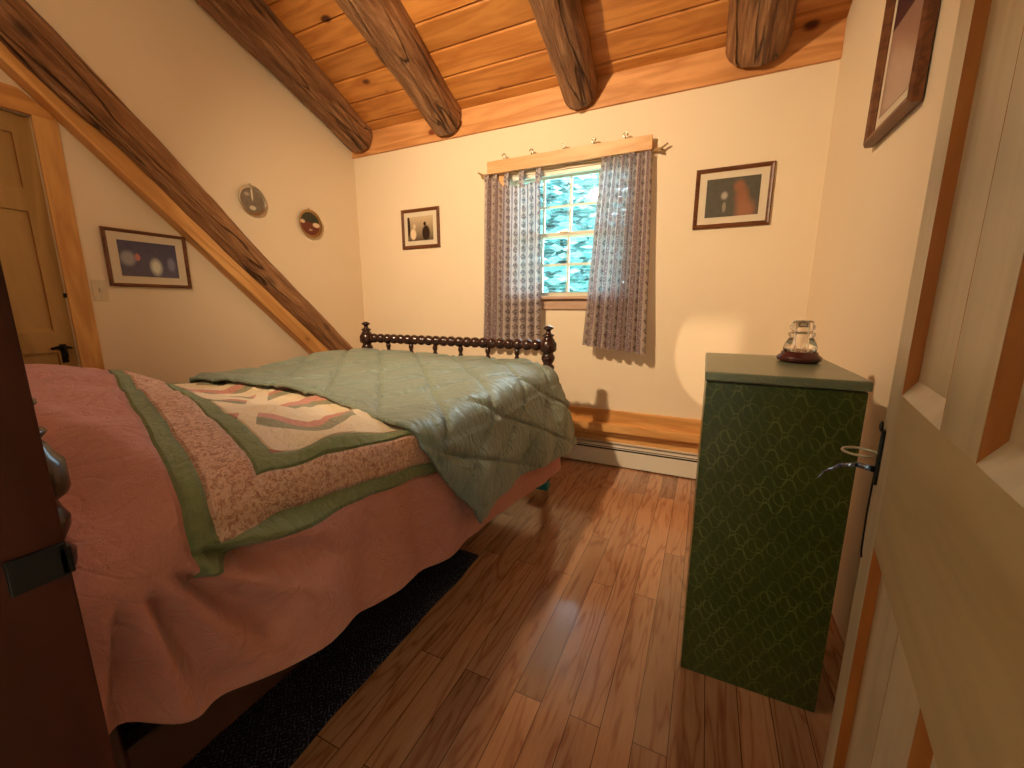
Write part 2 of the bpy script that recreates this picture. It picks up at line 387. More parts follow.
# back wall with the window opening
WX0, WX1, WZ0, WZ1 = -1.411, -.487, 1.230, 2.115
w = MB()
w.box(XL-.12, WX0, YB, YB+.13, 0, 2.75); w.box(WX1, XR+.12, YB, YB+.13, 0, 2.75)
w.box(WX0, WX1, YB, YB+.13, 0, WZ0); w.box(WX0, WX1, YB, YB+.13, WZ1, 2.75)
tag(w.build('wall_back', M['wall']), kind='structure')
# side walls under the roof slope
def slope_wall(name, x0, x1, y0, y1, holes=None):
    m = MB()
    segs = [(y0, y1, 0)]
    if holes:
        (ha, hb, hz) = holes; segs = [(y0, ha, 0), (ha, hb, hz), (hb, y1, 0)]
    for a, b, z0 in segs:
        vs = [(x, y, z) for x in (x0, x1) for (y, z) in ((a, z0), (b, z0), (b, zc(b)+.1), (a, zc(a)+.1))]
        m.add(vs, [(0,1,2,3),(7,6,5,4),(0,4,5,1),(1,5,6,2),(2,6,7,3),(3,7,4,0)])
    return tag(m.build(name, M['wall']), kind='structure')
slope_wall('wall_left', XL-.12, XL, YF-.05, YB+.13, (.15, .935, 2.03))
slope_wall('wall_right', XR, XR+.12, YF-.05, YB+.13)
tag(MB().box(XL-.14, XL-.12, .1, 1.0, 0, 2.1).build('wall_closet_back', M['wall']), kind='structure')
JX0, JX1 = -.54, .152
w = MB()
w.box(XL-.12, JX0-.03, YF-.11, YF, 0, 3.95); w.box(JX1+.03, XR+.12, YF-.11, YF, 0, 3.95); w.box(JX0-.03, JX1+.03, YF-.11, YF, 2.06, 3.95)
tag(w.build('wall_front', M['wall']), kind='structure')
# hallway shell behind the doorway
w = MB(); w.box(-1.2, 1.1, YH-.1, YH, 0, 2.5); tag(w.build('wall_hall_end', M['wall']), kind='structure')
w = MB(); w.box(-1.3, -1.2, YH-.1, YF-.11, 0, 2.5); tag(w.build('wall_hall_left', M['wall']), kind='structure')
w = MB(); w.box(1.1, 1.2, YH-.1, YF-.11, 0, 2.5); tag(w.build('wall_hall_right', M['wall']), kind='structure')
w = MB(); w.box(-1.3, 1.2, YH-.1, YF-.11, 2.5, 2.56); tag(w.build('ceiling_hall', M['wall']), kind='structure')

# sloped plank ceiling (one mesh, tongue-and-groove boards)
m = MB(); pw = .178; ang = math.atan(SL)
L = (YB - (YF-.15)) / math.cos(ang)
k = 0; d0 = -.08
while d0 < L:
    d1 = min(d0 + pw - .005, L); g = .008
    x = XL - .1
    joints = [x, XR + .1]
    for xa, xb in zip(joints, joints[1:]):
        def P(xx, d, h): return (xx, YB - d*math.cos(ang) + h*math.sin(ang)*0, 2.60 + d*math.sin(ang) + h)
        vs = []
        for xx in (xa, xb-.002):
            vs += [P(xx, d0, .02), P(xx, d0, .010), P(xx, d0+g, 0), P(xx, d1-g, 0), P(xx, d1, .010), P(xx, d1, .02)]
        m.add(vs, [(i, i+1, i+7, i+6) for i in range(5)] + [(0, 6, 11, 5)] + [(0,1,2,3,4,5), (11,10,9,8,7,6)])
    d0 += pw
m.v = [tuple(v) for v in m.v]
tag(m.build('ceiling', M['ceil']), kind='structure')
m = MB(); m.add([(x, y, zc(y)+h) for x in (XL-.12, XR+.12) for y in (YF-.15, YB+.13) for h in (.025, .12)],
      [(0,1,3,2),(4,6,7,5),(0,4,5,1),(2,3,7,6),(0,2,6,4),(1,5,7,3)])
tag(m.build('ceiling_deck', M['dark_slot']), kind='structure')
# fascia board on top of the knee wall
tag(MB().box(XL, XR, YB-.02, YB, 2.43, 2.61, .003).build('trim_1', M['fascia']), kind='structure')
# wooden ledge behind the heater, along the back wall
t2 = tag(MB().box(XL, XR, YB-.018, YB, .17, .412, .003).build('trim_2', M['pine_x']), kind='structure')
tag(MB().box(XL, XR, YB-.075, YB-.018, .262, .318, .004).box(XL, XR, YB-.018-.03, YB-.018, .236, .262).build('trim_3', M['pine_x']), kind='structure')

# baseboard heater
h = empty('baseboard_heater', ((XL+XR)/2, YB-.05, 0), 0, 'long white metal baseboard heater along the floor under the wooden ledge of the window wall', 'heater')
hw = (XR-XL)/2-.02
MB().box(-hw, hw, -.008, .0, .008, .125, .003).build('front_panel', M['white_metal'], h)
MB().box(-hw, hw, -.012, .030, .168, .178, .002).box(-hw, hw, -.012, -.004, .150, .178, .002).build('top_cover', M['white_metal'], h)
MB().box(-hw, hw, -.006, .0, .137, .142).build('damper', M['white_metal'], h)
MB().box(-hw, hw, .012, .030, .008, .168).build('core', M['dark_slot'], h)

# ------------------------------------------------------------------ log rafters and brace
def make_log(name, p0, p1, r, flat=.0, seed=0, label=None, group=None, cat='beam', r1=None, n=64, rings=150, squash=1.0, tap=False):
    p0, p1 = Vector(p0), Vector(p1); Lg = (p1-p0).length; r1 = r1 or r
    m = MB(); vs = []; uv = []; fs = []
    for i in range(rings+1):
        a = i/rings; x = a*Lg
        bx = .018*noise.noise(Vector((x*.9, seed*7.1, 0))); bz = .018*noise.noise(Vector((x*.9, 3, seed*5.3)))
        R = r + (r1-r)*(sm(.5, 1, a) if tap else a)
        # rounded adze-cut end
        e = min(x, Lg-x)
        R *= .93 + .07*sm(0, .03, e)
        for k in range(n):
            t = 2*PI*k/n
            rr = R*(1 + .09*noise.noise(Vector((x*1.6, math.cos(t)*.9+seed, math.sin(t)*.9))) + .05*noise.noise(Vector((x*1.2, math.cos(t)*4+seed, math.sin(t)*4)))
                    + .035*noise.noise(Vector((x*7, math.cos(t)*3+seed, math.sin(t)*3)))
                    + .030*noise.noise(Vector((x*3, math.cos(t)*9+seed, math.sin(t)*9))))
            kb = noise.noise(Vector((x*2.4+seed*3, math.cos(t)*1.5, math.sin(t)*1.5+9)))
            if kb > .42: rr *= 1 + (kb-.42)*.5
            ct, st_ = math.cos(t), math.sin(t); ct = math.copysign(abs(ct)**.8, ct); st_ = math.copysign(abs(st_)**.8, st_)
            vs.append((x, bx + rr*ct*squash, bz + rr*st_))
    for i in range(rings):
        for k in range(n): fs.append((i*n+k, i*n+(k+1) % n, (i+1)*n+(k+1) % n, (i+1)*n+k))
    fs.append(list(range(n))[::-1]); fs.append([rings*n+k for k in range(n)])
    m.add(vs, fs); o = m.build(name, M['log'], smooth='auto')
    d = (p1-p0).normalized()
    o.matrix_basis = Matrix.Translation(p0) @ d.to_track_quat('X', 'Z').to_matrix().to_4x4()
    return tag(o, label, cat, group)

def rafter(xc, r, r0, seed, label, squash=1.0):
    # underside rests on the wall top at z 2.43, rising towards the room
    ye = YB - .012; zb = 2.418
    c = r*.95
    p1 = (xc, ye + math.sin(ang)*0, zb + c/math.cos(ang)*1.0 - .0)
    y0 = .16; p0 = (xc, y0, p1[2] + SL*(ye-y0))
    p0 = (p0[0], p0[1], p0[2]+(r0-r)*.8); make_log('rafter_log', p0, p1, r0, r1=r, tap=True, seed=seed, label=label, group='round log rafters under the plank ceiling', cat='rafter', squash=squash)
rafter(-2.79, .128, .155, 1, 'peeled log rafter hugging the left wall at the ceiling corner', 1.0)
rafter(-1.905, .118, .165, 2, 'peeled log rafter ending above the small sepia framed picture')
rafter(-.870, .108, .145, 3, 'pale faced log rafter ending above the curtained window')
rafter(.135, .150, .145, 4, 'broad log rafter nearest the right wall, above the slate picture')

# diagonal brace log on the left wall, square board underneath
bl = empty('diagonal_log', (XL, 2.5, .7), 0, 'long diagonal peeled log with a flat pine board beneath, fixed along the left wall', 'log brace')
yz0 = (.25, 3.02); yz1 = (2.62, .72)
lg = make_log('log', (XL+.055, yz0[0]+.0, yz0[1]), (XL+.055, yz1[0], yz1[1]), .118, seed=6, r1=.092, rings=170, squash=.72)
for k_ in ('label', 'category', 'group'):
    if k_ in lg: del lg[k_]
mw = lg.matrix_basis.copy(); mi = mw.inverted()
for v in lg.data.vertices:
    q = mw @ v.co
    if q.x < XL+.001: q.x = XL+.001; v.co = mi @ q
lg.parent = bl; lg.matrix_basis = Matrix.Translation(-bl.location) @ mw
a_ = math.atan2(-(2.261-.725), 2.454-.861)
bd = MB().box(0, 3.05, .001, .085, -.066, .045, .005).build('backing_board', M['pine_x'], bl)
# board centre line: between the low edge and the log
Lb = 3.05
st = Vector((XL, 2.50, .62+.035)); dr = Vector((0, -1, 1.0)).normalized()
xax = dr; yax = Vector((1, 0, 0)); zax = xax.cross(yax)
bd.matrix_basis = Matrix.Translation(st-bl.location) @ Matrix((xax, yax, zax)).transposed().to_4x4()

# ------------------------------------------------------------------ window
wn = empty('window_1', ((WX0+WX1)/2, YB, WZ0), 0, kind='structure')
def wchild(m, name, mat, **k):
    o = m.build(name, mat, wn, **k); o.location = -wn.location; return o
M['sash'] = plain('sash_cream', (.80, .70, .52), .5, .4, var=.04)
m = MB(); y0, y1 = YB-.002, YB+.13; j = .02
m.box(WX0, WX0+j, y0, y1, WZ0, WZ1); m.box(WX1-j, WX1, y0, y1, WZ0, WZ1); m.box(WX0, WX1, y0, y1, WZ1-j, WZ1)
wchild(m, 'jamb_lining', M['sash'])
M['sill'] = wood('window_sill_wood', (.42, .25, .17), (.58, .38, .27), axis=0, rough=.45)
wchild(MB().box(WX0-.09, WX1+.08, YB-.050, YB+.10, WZ0-.022, WZ0, .004), 'window_sill', M['sill'])
wchild(MB().box(WX0-.07, WX1+.07, YB-.018, YB, WZ0-.095, WZ0-.022, .003), 'apron', M['sill'])
wchild(MB().box(WX0-.075, WX0, YB-.016, YB, WZ0, WZ1+.01, .003), 'side_casing', M['header'])
wchild(MB().box(WX1, WX1+.070, YB-.016, YB, WZ0, WZ1+.01, .003), 'side_casing', M['header'])
gx0, gx1 = WX0+j, WX1-j; zm = 1.668
for (za, zb, yy, nm) in ((zm-.018, WZ1-j, YB+.075, 'upper_sash'), (WZ0, zm+.018, YB+.045, 'lower_sash')):
    m = MB(); b = .030
    m.box(gx0, gx0+b, yy, yy+.028, za, zb); m.box(gx1-b, gx1, yy, yy+.028, za, zb); m.box(gx0+b, gx1-b, yy, yy+.028, za, za+b); m.box(gx0+b, gx1-b, yy, yy+.028, zb-b, zb)
    for q in (.25, .5, .75):
        xx = gx0+b+(gx1-gx0-2*b)*q; m.box(xx-.008, xx+.008, yy+.005, yy+.024, za+b, zb-b)
    zz = (za+zb)/2; m.box(gx0+b, gx1-b, yy+.006, yy+.023, zz-.008, zz+.008)
    s_ = wchild(m, nm, M['sash'])
    p_ = MB().box(gx0+b, gx1-b, yy+.012, yy+.016, za+b, zb-b).build('pane', M['pane'], s_)
wchild(MB().box(-1.01, -.95, YB+.030, YB+.045, zm+.012, zm+.024, .002), 'sash_lock', M['brass'])
# open mini blind inside the frame
bl_ = empty('window_blind', ((gx0+gx1)/2, YB+.022, WZ1-j), 0, 'white mini blind with open slats hanging in front of the window panes', 'blind')
hwb = (gx1-gx0)/2-.01
MB().box(-hwb, hwb, -.012, .012, -.026, 0, .002).build('head_rail', M['white_metal'], bl_)
m = MB(); z = -.05
while z > -.835:
    m.add([(-hwb, -.005, z), (hwb, -.005, z), (hwb, .0, z+.001), (-hwb, .0, z+.001), (hwb, .005, z), (-hwb, .005, z)], [(0, 1, 2, 3), (3, 2, 4, 5)]); z -= .0215
M['slat'] = plain('blind_slat', (.75, .80, .78), .5, .4, var=.02)
m.build('slats', M['slat'], bl_, fix=False)
m = MB()
for x in (-.28, 0, .28):
    m.tube([(x, -.010, -.02), (x, -.010, -.84)], .0009, 5); m.tube([(x, .010, -.02), (x, .010, -.84)], .0009, 5)
m.build('cords', M['slat'], bl_)

# outside: shrubs in daylight
M['leaf'] = plain('leaf', (.14, .30, .29), .6, .2, var=.35, scale=2)
M['grass'] = plain('lawn', (.10, .30, .20), .9, .1, var=.4, scale=3)
rnd = random.Random(9); TS = 1.5
for ti, (cx, cy, R_, nL, lab) in enumerate(((-5.2, 13.0, 2.5, 6000, 'leafy green tree outside, nearest the window'), (-4.6, 19.4, 3.0, 6000, 'taller leafy green tree outside, behind the nearer tree'))):
    tr_ = empty('tree', (cx, cy, -.1), 0, lab, 'tree', 'trees outside the window')
    MB().tube([(0, 0, 0), (.05, .02, 1.2), (-.05, 0, 2.6)], lambda a: .12-.07*a, 8).build('trunk', M['log'], tr_, smooth=True)
    m = MB()
    for q in range(nL):
        v = Vector((rnd.gauss(0, 1), rnd.gauss(0, 1), rnd.gauss(0, 1))).normalized()*R_*rnd.random()**.33
        v.z = v.z*1.25+(2.9 if ti == 0 else 4.0); s_ = rnd.uniform(.14, .30)
        e = Matrix.Rotation(rnd.uniform(0, 6), 3, 'Z') @ Matrix.Rotation(rnd.uniform(-1.2, 1.2), 3, 'X')
        m.add([v+e@Vector(c_) for c_ in ((-s_, 0, 0), (0, s_*.5, 0), (s_, 0, 0), (0, -s_*.5, 0))], [(0, 1, 2, 3)])
    tag(m.build('foliage', M['leaf'], tr_, fix=False))
tag(MB().box(-12, 9, YB+.4, 20, -.5, -.1).build('ground', M['grass']), kind='structure')

# header board with hooks, twig rod
hb = empty('header_board', (-.97, YB-.05, 2.115), 0, 'pale pine board with five small metal hooks above the window', 'board')
m = MB().box(-.583, .580, -.012, .012, .0, .085, .003); m.box(-.583, -.560, .012, .05, .01, .075); m.box(.557, .580, .012, .05, .01, .075); m.build('board', M['header'], hb)
for i, x in enumerate((-.45, -.235, -.0, .21, .415)):
    m = MB(); r_ = .014
    m.tube([(x, -.0, .083), (x, -.0, .098)] + [(x + r_*math.sin(a*.5)*(1 if i < 3 else -1), -.002, .110 + r_*(-math.cos(a*.5))) for a in range(0, 10)], .0042, 6)
    if i > 2: m.tube([(x, 0, .096), (x+.008, 0, .104), (x+.012, 0, .118)], .003, 6)
    m.build('hook', M['pewter'], hb, smooth=True)
rod = empty('curtain_rod', (-.97, YB-.026, 2.118), 0, 'rough twig curtain rod behind the pine header board, its forked ends sticking out', 'curtain rod')
M['twig'] = plain('twig_bark', (.42, .28, .14), .8, .2, var=.4, scale=30)
m = MB(); m.tube([(-.645+i*.0645*1.0, .003*math.sin(i*1.9), .003*math.sin(i*1.3)) for i in range(21)], lambda a: .011, 8)
for (x, s_) in ((-.62, -1), (.62, 1)):
    m.tube([(x, 0, 0), (x+s_*.035, -.012, .016), (x+s_*.05, -.018, .024)], .006, 6); m.tube([(x-s_*.02, 0, 0), (x+s_*.022, -.01, -.018)], .006, 6)
m.build('rod', M['twig'], rod, smooth=True)

def curtain(name, xtop0, xtop1, xbot0, xbot1, ztop, zbot0, zbot1, label, nf, tabs, seed, drape):
    root = empty(name, ((xtop0+xtop1)/2, YB-.03, zbot0), 0, label, 'curtain', 'tab top curtains at the window')
    def fn(u, v):
        # v 0 top .. 1 bottom
        zt = ztop(u); zb = zbot0+(zbot1-zbot0)*u
        z = zt + (zb-zt)*v
        x = (xtop0+(xtop1-xtop0)*u)*(1-v**.9) + (xbot0+(xbot1-xbot0)*u)*v**.9
        ph = u*nf*2*PI + .8*math.sin(u*5+seed)
        amp = (.013 + .014*v)*(1+.5*noise.noise(Vector((u*4, seed, 0))))
        x += .010*math.sin(ph*1.0+1.3)*v
        y = -.042*v - .006 + amp*math.sin(ph) + .006*noise.noise(Vector((u*6, v*3, seed))) - .03*v*v*(1 if drape else 0)
        return (x-root.location.x, y - .018, z-root.location.z)
    width = abs(xbot1-xbot0)*1.5
    m = MB().grid(150, 50, fn, lambda u, v: (u*width+seed, (1-v)*1.2))
    m.build('cloth', M['curtain'], root, smooth=True, fix=False)
    for u in tabs:
        x, y, z = fn(u, 0); zr = 2.118-root.location.z
        mm = MB(); w_ = .017
        pts = [(y, z-.02), (y-.001, (z+zr)/2), (.004-.016, zr), (.004, zr+.0125), (.004+.014, zr), (y+.02, z-.02)]
        for i in range(len(pts)-1):
            (ya, za), (yb, zb) = pts[i], pts[i+1]
            mm.add([(x-w_, ya, za), (x+w_, ya, za), (x+w_, yb, zb), (x-w_, yb, zb)], [(0, 1, 2, 3)], [(.02, za), (.05, za), (.05, zb), (.02, zb)])
        mm.build('tab', M['curtain'], root, fix=False)
    return root
curtain('curtain', -1.585, -1.135, -1.60, -1.11, lambda u: lerp_pts([(0, 2.09), (.22, 2.09), (.34, 2.03), (.6, 2.015), (.8, 2.02), (1, 2.035)], u) - .006*abs(math.sin(u*14)), .855, .865,
        'grey striped tab top curtain hanging at the left side of the window', 7, (.06, .2, .42, .68, .97), 1.7, False)
curtain('curtain', -.70, -.385, -.775, -.355, lambda u: 2.112 - .008*abs(math.sin(u*14)), .89, .845,
        'grey striped curtain bunched and flaring at the right side of the window', 6, (.1, .35, .6, .85), 4.1, True)

# ------------------------------------------------------------------ doors and frames
def panel_door(root, W, H, T, panels, mat_st, mat_rail, mat_pan, mat_edge, depth=.014, side=0):
    """local x along the door, face at y=0, body behind (y<0); panels: list of (x0,x1,z0,z1)"""
    xs = sorted(set([0, W]+[p[0] for p in panels]+[p[1] for p in panels])); zs = sorted(set([0.005, H]+[p[2] for p in panels]+[p[3] for p in panels]))
    st = MB(); ra = MB()
    for xa, xb in zip(xs, xs[1:]):
        for za, zb in zip(zs, zs[1:]):
            if any(p[0] <= xa and xb <= p[1] and p[2] <= za and zb <= p[3] for p in panels): continue
            stile = xb <= min(p[0] for p in panels) or xa >= max(p[1] for p in panels) or (not any(p[0] <= xa and xb <= p[1] for p in panels) and any(p[2] <= za and zb <= p[3] for p in panels))
            if not stile: ra.box(xa, xb, -T, 0, za, zb)
            elif za >= 0: st.box(xa, xb, -T, 0, za, zb)
    st.build('stiles', mat_st, root); ra.build('rails', mat_rail, root)
    for (a, b, z0, z1) in panels:
        m = MB(); m.box(a, b, -T*.6, -depth, z0, z1)
        # sloped sticking at the bottom, straight step on the sides
        m.add([(a, 0, z0), (b, 0, z0), (b, -depth, z0+.022), (a, -depth, z0+.022)], [(0, 1, 2, 3)])
        p = m.build('panel', mat_pan, root, fix=False)
        e = MB(); th = .0015
        e.add([(b-th, 0, z0), (b-th, 0, z1), (b-th, -depth, z1), (b-th, -depth, z0)], [(0, 1, 2, 3)])
        e.add([(a+th, 0, z0), (a+th, 0, z1), (a+th, -depth, z1), (a+th, -depth, z0)], [(0, 1, 2, 3)])
        e.build('moulding', mat_edge, p, fix=False)

HX, HY = .27-.695*math.sin(math.radians(10)), .815-.695*math.cos(math.radians(10))
d2 = empty('door_2', (HX, HY, 0), math.radians(80), kind='structure')
W = .695
panel_door(d2, W, 2.03, .035, [(W-.284, W-.082, 1.037, 1.88), (W-.60, W-.388, 1.037, 1.88), (W-.284, W-.082, .2, .805), (W-.60, W-.388, .2, .805)],
           M['door_grey'], M['door_rail'], M['door_grey'], M['door_step_shade'], depth=.014)
# iron thumb latch near the leading edge
lt = empty('latch', (W-.012, 0, .925)); lt.parent = d2
m = MB().box(-.013, .004, 0, .004, -.045, .045, .0015)
m.lathe([(0, .008), (.002, .009), (.004, .004)], 12, Matrix.Translation((-.004, .004, .050)) @ Matrix.Rotation(-PI/2, 4, 'X')); m.build('latch_plate', M['black'], lt, smooth='auto')
M['steel_reflection'] = plain('steel_painted_reflection', (.30, .42, .75), .12, .6, 1.0)  # blue tint paints the window's reflection into the steel
m = MB(); pts = [(-.004, .004, -.022), (.006, .024, -.022), (.014, .046, -.030), (.016, .066, -.048), (.016, .074, -.062)]
for i in range(len(pts)-1):
    a, b = Vector(pts[i]), Vector(pts[i+1]); wv = Vector((0.0, 0, .005*(1-.18*i))); wb = Vector((0, 0, .005*(1-.18*(i+1))))
    m.add([a-wv, a+wv, b+wb, b-wb, a-wv+Vector((.003, 0, 0)), a+wv+Vector((.003, 0, 0)), b+wb+Vector((.003, 0, 0)), b-wb+Vector((.003, 0, 0))], [(0,1,2,3),(7,6,5,4),(0,4,5,1),(2,6,7,3),(1,5,6,2),(0,3,7,4)])
m.build('lift_lever', M['steel_reflection'], lt, smooth=True)
m = MB(); m.tube([(-.002+.022*math.sin(a)*.2, .026-.022*math.cos(a), .003+.005*math.sin(a)) for a in [i*2*PI/20 for i in range(21)]], .0022, 8); m.build('ring_pull', M['pewter'], lt, smooth=True)
m = MB(); m.tube([(.0, .001, .01), (.001, .003, -.02), (.001, .004, -.10), (-.002, .003, -.16), (-.006, .002, -.175)], .0014, 6); 
m.build('pull_cord', M['black'], lt, smooth=True)
m = MB(); m.tube([(W+.001, -.018, .80), (W+.012, -.018, .806), (W+.020, -.018, .792), (W+.012, -.018, .782), (W+.018, -.018, .770), (W+.024, -.018, .762)], .0028, 8)
m.build('hook', M['black'], d2, smooth=True)

# entry door frame (left jamb with iron keeper, right jamb, head)
jf = tag(MB().box(JX0-.03, JX0, YF-.115, YF+.004, 0, 2.06, .002).box(JX0-.075, JX0-.0, YF, YF+.008, 0, 2.10, .002).build('trim_4', M['jamb']), kind='structure')
tag(MB().box(JX1, JX1+.03, YF-.115, YF+.004, 0, 2.06, .002).build('trim_5', M['jamb']), kind='structure')
tag(MB().box(JX0, JX1, YF-.115, YF+.004, 2.032, 2.06, .002).build('trim_6', M['jamb']), kind='structure')
kp = empty('latch_keeper', (JX0, .118, .922), 0, 'black iron latch keeper fixed on the dark red door jamb at left', 'latch')
MB().box(0, .004, -.020, .019, -.017, .017, .0015).box(-.004, .004, .012, .022, -.016, .012, .0015).build('plate', M['black'], kp)

# closet door in the left wall
d1 = empty('door_1', (XL-.02, .15, 0), math.radians(90), kind='structure')
panel_door(d1, .786, 2.025, .035, [(.095, .72, 1.70, 1.94), (.095, .72, 1.03, 1.60), (.095, .72, .2, .93)], M['door_pine'], M['door_pine'], M['door_pine'], M['door_step_shade'], depth=.010)
# (door faces the room: turn the face outwards)
d1.rotation_euler = (0, 0, math.radians(90)); d1.scale = (1, -1, 1)
lt1 = empty('door_handle', (.740, 0, .93)); lt1.parent = d1
MB().box(-.012, .012, .0, .004, -.055, .04, .001).build('latch_plate', M['black'], lt1)
m = MB(); m.tube([(0, .004, .03), (0, .03, .022), (0, .034, -.02), (0, .004, -.045)], .006, 8); m.build('grip', M['black'], lt1, smooth=True)
m = MB(); m.tube([(-.045, .012, .02), (0, .012, .028), (.03, .012, .018)], lambda a: .010*(1-abs(a-.4)), 8); m.build('thumb_piece', M['black'], lt1, smooth=True)
MB().box(.782-.004, .782+.028, -.001, .026, 1.20, 1.222, .002).build('latch_hook', M['black'], d1)
cs = MB(); cs.box(XL, XL+.0175, .934, 1.02, 0, 2.035, .003); cs.build('trim_7', M['pine'])['kind'] = 'structure'
m = MB(); m.add([(x, y, z) for x in (XL, XL+.018) for (y, z) in ((.14, 2.03), (1.015, 2.03), (1.0, 2.06), (.905, 2.13), (.14, 2.135))],
      [(0,1,2,3,4), (9,8,7,6,5), (0,5,6,1), (1,6,7,2), (2,7,8,3), (3,8,9,4), (4,9,5,0)])
m.build('trim_8', M['pine_y'])['kind'] = 'structure'

# light switch
sw = empty('light_switch', (XL, 1.066, 1.24), 0, 'ivory light switch plate beside the closet door casing', 'light switch')
MB().box(0, .005, -.030, .030, -.055, .055, .002).build('plate', M['switch'], sw)
MB().box(.005, .014, -.005, .005, -.008, .014, .002).build('toggle', M['switch'], sw)
for z in (-.035, .035): MB().lathe([(0, .003), (.0015, .002)], 8, Matrix.Translation((.005, 0, z)) @ Matrix.Rotation(PI/2, 4, 'Y')).build('screw', M['pewter'], sw)

# ------------------------------------------------------------------ framed pictures
def picture(name, loc, rz, w_, h_, fw, mw, mh, mat, label, tilt=0, thick=.018, framem=None):
    r = empty(name, loc, rz, label, 'picture'); r.rotation_euler = (tilt, 0, rz)
    m = MB(); W2, H2 = w_/2, h_/2
    prof = [(0, 0), (0, thick*.75), (fw*.25, thick), (fw*.6, thick*.85), (fw*.85, thick*.55), (fw, thick*.5), (fw, 0)]
    rings = []
    for (a, d) in prof: rings.append([(-W2+a, -d, -H2+a), (W2-a, -d, -H2+a), (W2-a, -d, H2-a), (-W2+a, -d, H2-a)])
    vs = [p for rg in rings for p in rg]; n = len(rings)
    m.add(vs, [(i*4+k, i*4+(k+1) % 4, (i+1)*4+(k+1) % 4, (i+1)*4+k) for i in range(n-1) for k in range(4)])
    m.build('frame', framem or M['brown_frame'], r)
    d = thick*.38
    MB().add([(-W2+fw, -d, -H2+fw), (W2-fw, -d, -H2+fw), (W2-fw, -d, H2-fw), (-W2+fw, -d, H2-fw)], [(0, 1, 2, 3)]).build('mat', M['mat'], r, fix=False)
    a, b = W2-fw-mw, H2-fw-mh; d += .0015
    MB().add([(-a, -d, -b), (a, -d, -b), (a, -d, b), (-a, -d, b)], [(0, 1, 2, 3)], [(0, 0), (1, 0), (1, 1), (0, 1)]).build('print', mat, r, fix=False)
    return r
picture('framed_picture', (-2.222, YB-.001, 1.795), 0, .385, .316, .026, .036, .036, print_mat('print_sepia', 'sepia'), 'small squarish brown framed sepia picture of two vague figures, left of the window')
picture('framed_picture', (.082, YB-.001, 1.80), 0, .412, .342, .024, .040, .038, print_mat('print_slate', 'slate'), 'brown framed picture of a rust coloured shape on slate grey, right of the window')
picture('framed_picture', (XL+.001, 1.303, 1.418), math.radians(90), .388, .306, .018, .040, .040, print_mat('print_night', 'night'), 'wide brown framed dark blue night scene beside the light switch on the left wall')
picture('framed_picture', (XR-.003, 1.915, 2.045), math.radians(-90), .40, .585, .042, .03, .03, print_mat('print_portrait', 'portrait'), 'large dark brown framed portrait high on the right wall beside the open door', tilt=math.radians(-.6), thick=.034)

# round wall plates
def plate(y, z, r, rim, pm, label):
    e = empty('wall_plate', (XL+.001, y, z), 0, label, 'wall plate')
    Mx = Matrix.Rotation(PI/2, 4, 'Y')
    MB().lathe([(0, r*.7), (.006, r*.8), (.018, r*.97), (.021, r), (.019, r*.985), (.015, r*.86), (.013, r*.82)], 40, Mx, cap=False).build('rim', rim, e, smooth=True)
    m = MB(); vs = [(.013, 0, 0)]; uv = [(.5, .5)]
    for k in range(40): a = 2*PI*k/40; vs.append((.013, r*.83*math.cos(a), r*.83*math.sin(a))); uv.append((.5+.5*math.cos(a), .5+.5*math.sin(a)))
    m.add(vs, [(0, 1+k, 1+(k+1) % 40) for k in range(40)], uv); m.build('painted_disc', pm, e, fix=False)
    m = MB().tube([(.012, 0, r-.004), (.012, 0, r+.008), (.006, .004, r+.014), (.002, 0, r+.012)], .0025, 6); m.build('hanger', rim, e)
plate(1.945, 1.876, .098, M['pewter'], print_mat('disc_tower', 'tower'), 'round silver rimmed plate with a pale tower on the left wall')
plate(2.400, 1.800, .106, M['brass'], print_mat('disc_harbour', 'harbour'), 'round brass rimmed plate with dark top and red base, nearer the window corner')

# ------------------------------------------------------------------ bed
BX0, BX1, BY0, BY1 = -2.29, -.845, .193, 2.30
bed = empty('bed', ((BX0+BX1)/2, (BY0+BY1)/2, 0), 0, 'dark turned wood spool bed with low footboard, standing against the front wall', 'bed')
def bchild(m, name, mat, **k):
    o = m.build(name, mat, bed, **k); o.location = -bed.location; return o
post = [(0, .012), (.01, .020), (.035, .024), (.06, .016), (.075, .030), (.10, .034), (.13, .022), (.15, .034), (.20, .038), (.25, .036), (.28, .045), (.52, .045), (.55, .030), (.58, .040), (.61, .028), (.66, .038), (.70, .026), (.735, .036),
        (.755, .024), (.775, .038), (.80, .040), (.815, .026), (.84, .040), (.855, .042), (.87, .034), (.882, .030), (.892, .046), (.90, .050), (.94, .050), (.952, .040), (.965, .034), (.975, .026), (.985, .036), (.990, .034), (.997, .020), (1.008, .014), (1.018, .018), (1.026, .031), (1.032, .031), (1.042, .014), (1.045, .004)]
for (x, y, dz) in ((BX0, BY1, 0), (BX1, BY1, 0), (BX0, BY0, 0), (BX1, BY0, 0)):
    pr = post if y == BY1 else [(z*1.0, r*(.80 if z > .5 else .9)) for z, r in post]
    bchild(MB().lathe(pr, 20, Matrix.Translation((x, y, 0))), 'post', M['bed_wood'], smooth=True)
def spool(xa, xb, y, z, nb, r):
    pr = []; L_ = xb-xa
    for i in range(nb):
        a = i*L_/nb; s_ = L_/nb
        for q in range(7):
            tt = q/6; pr.append((a+s_*tt*.98, r*(.62+.38*math.sin(PI*tt)**.8)))
    return MB().lathe(pr, 16, Matrix.Translation((xa, y, z)) @ Matrix.Rotation(PI/2, 4, 'Y'))
bchild(spool(BX0+.045, BX1-.045, BY1, .925, 22, .035), 'footboard_rail', M['bed_wood'], smooth=True)
bchild(spool(BX0+.045, BX1-.045, BY0, .955, 22, .033), 'headboard_rail', M['bed_wood'], smooth=True)
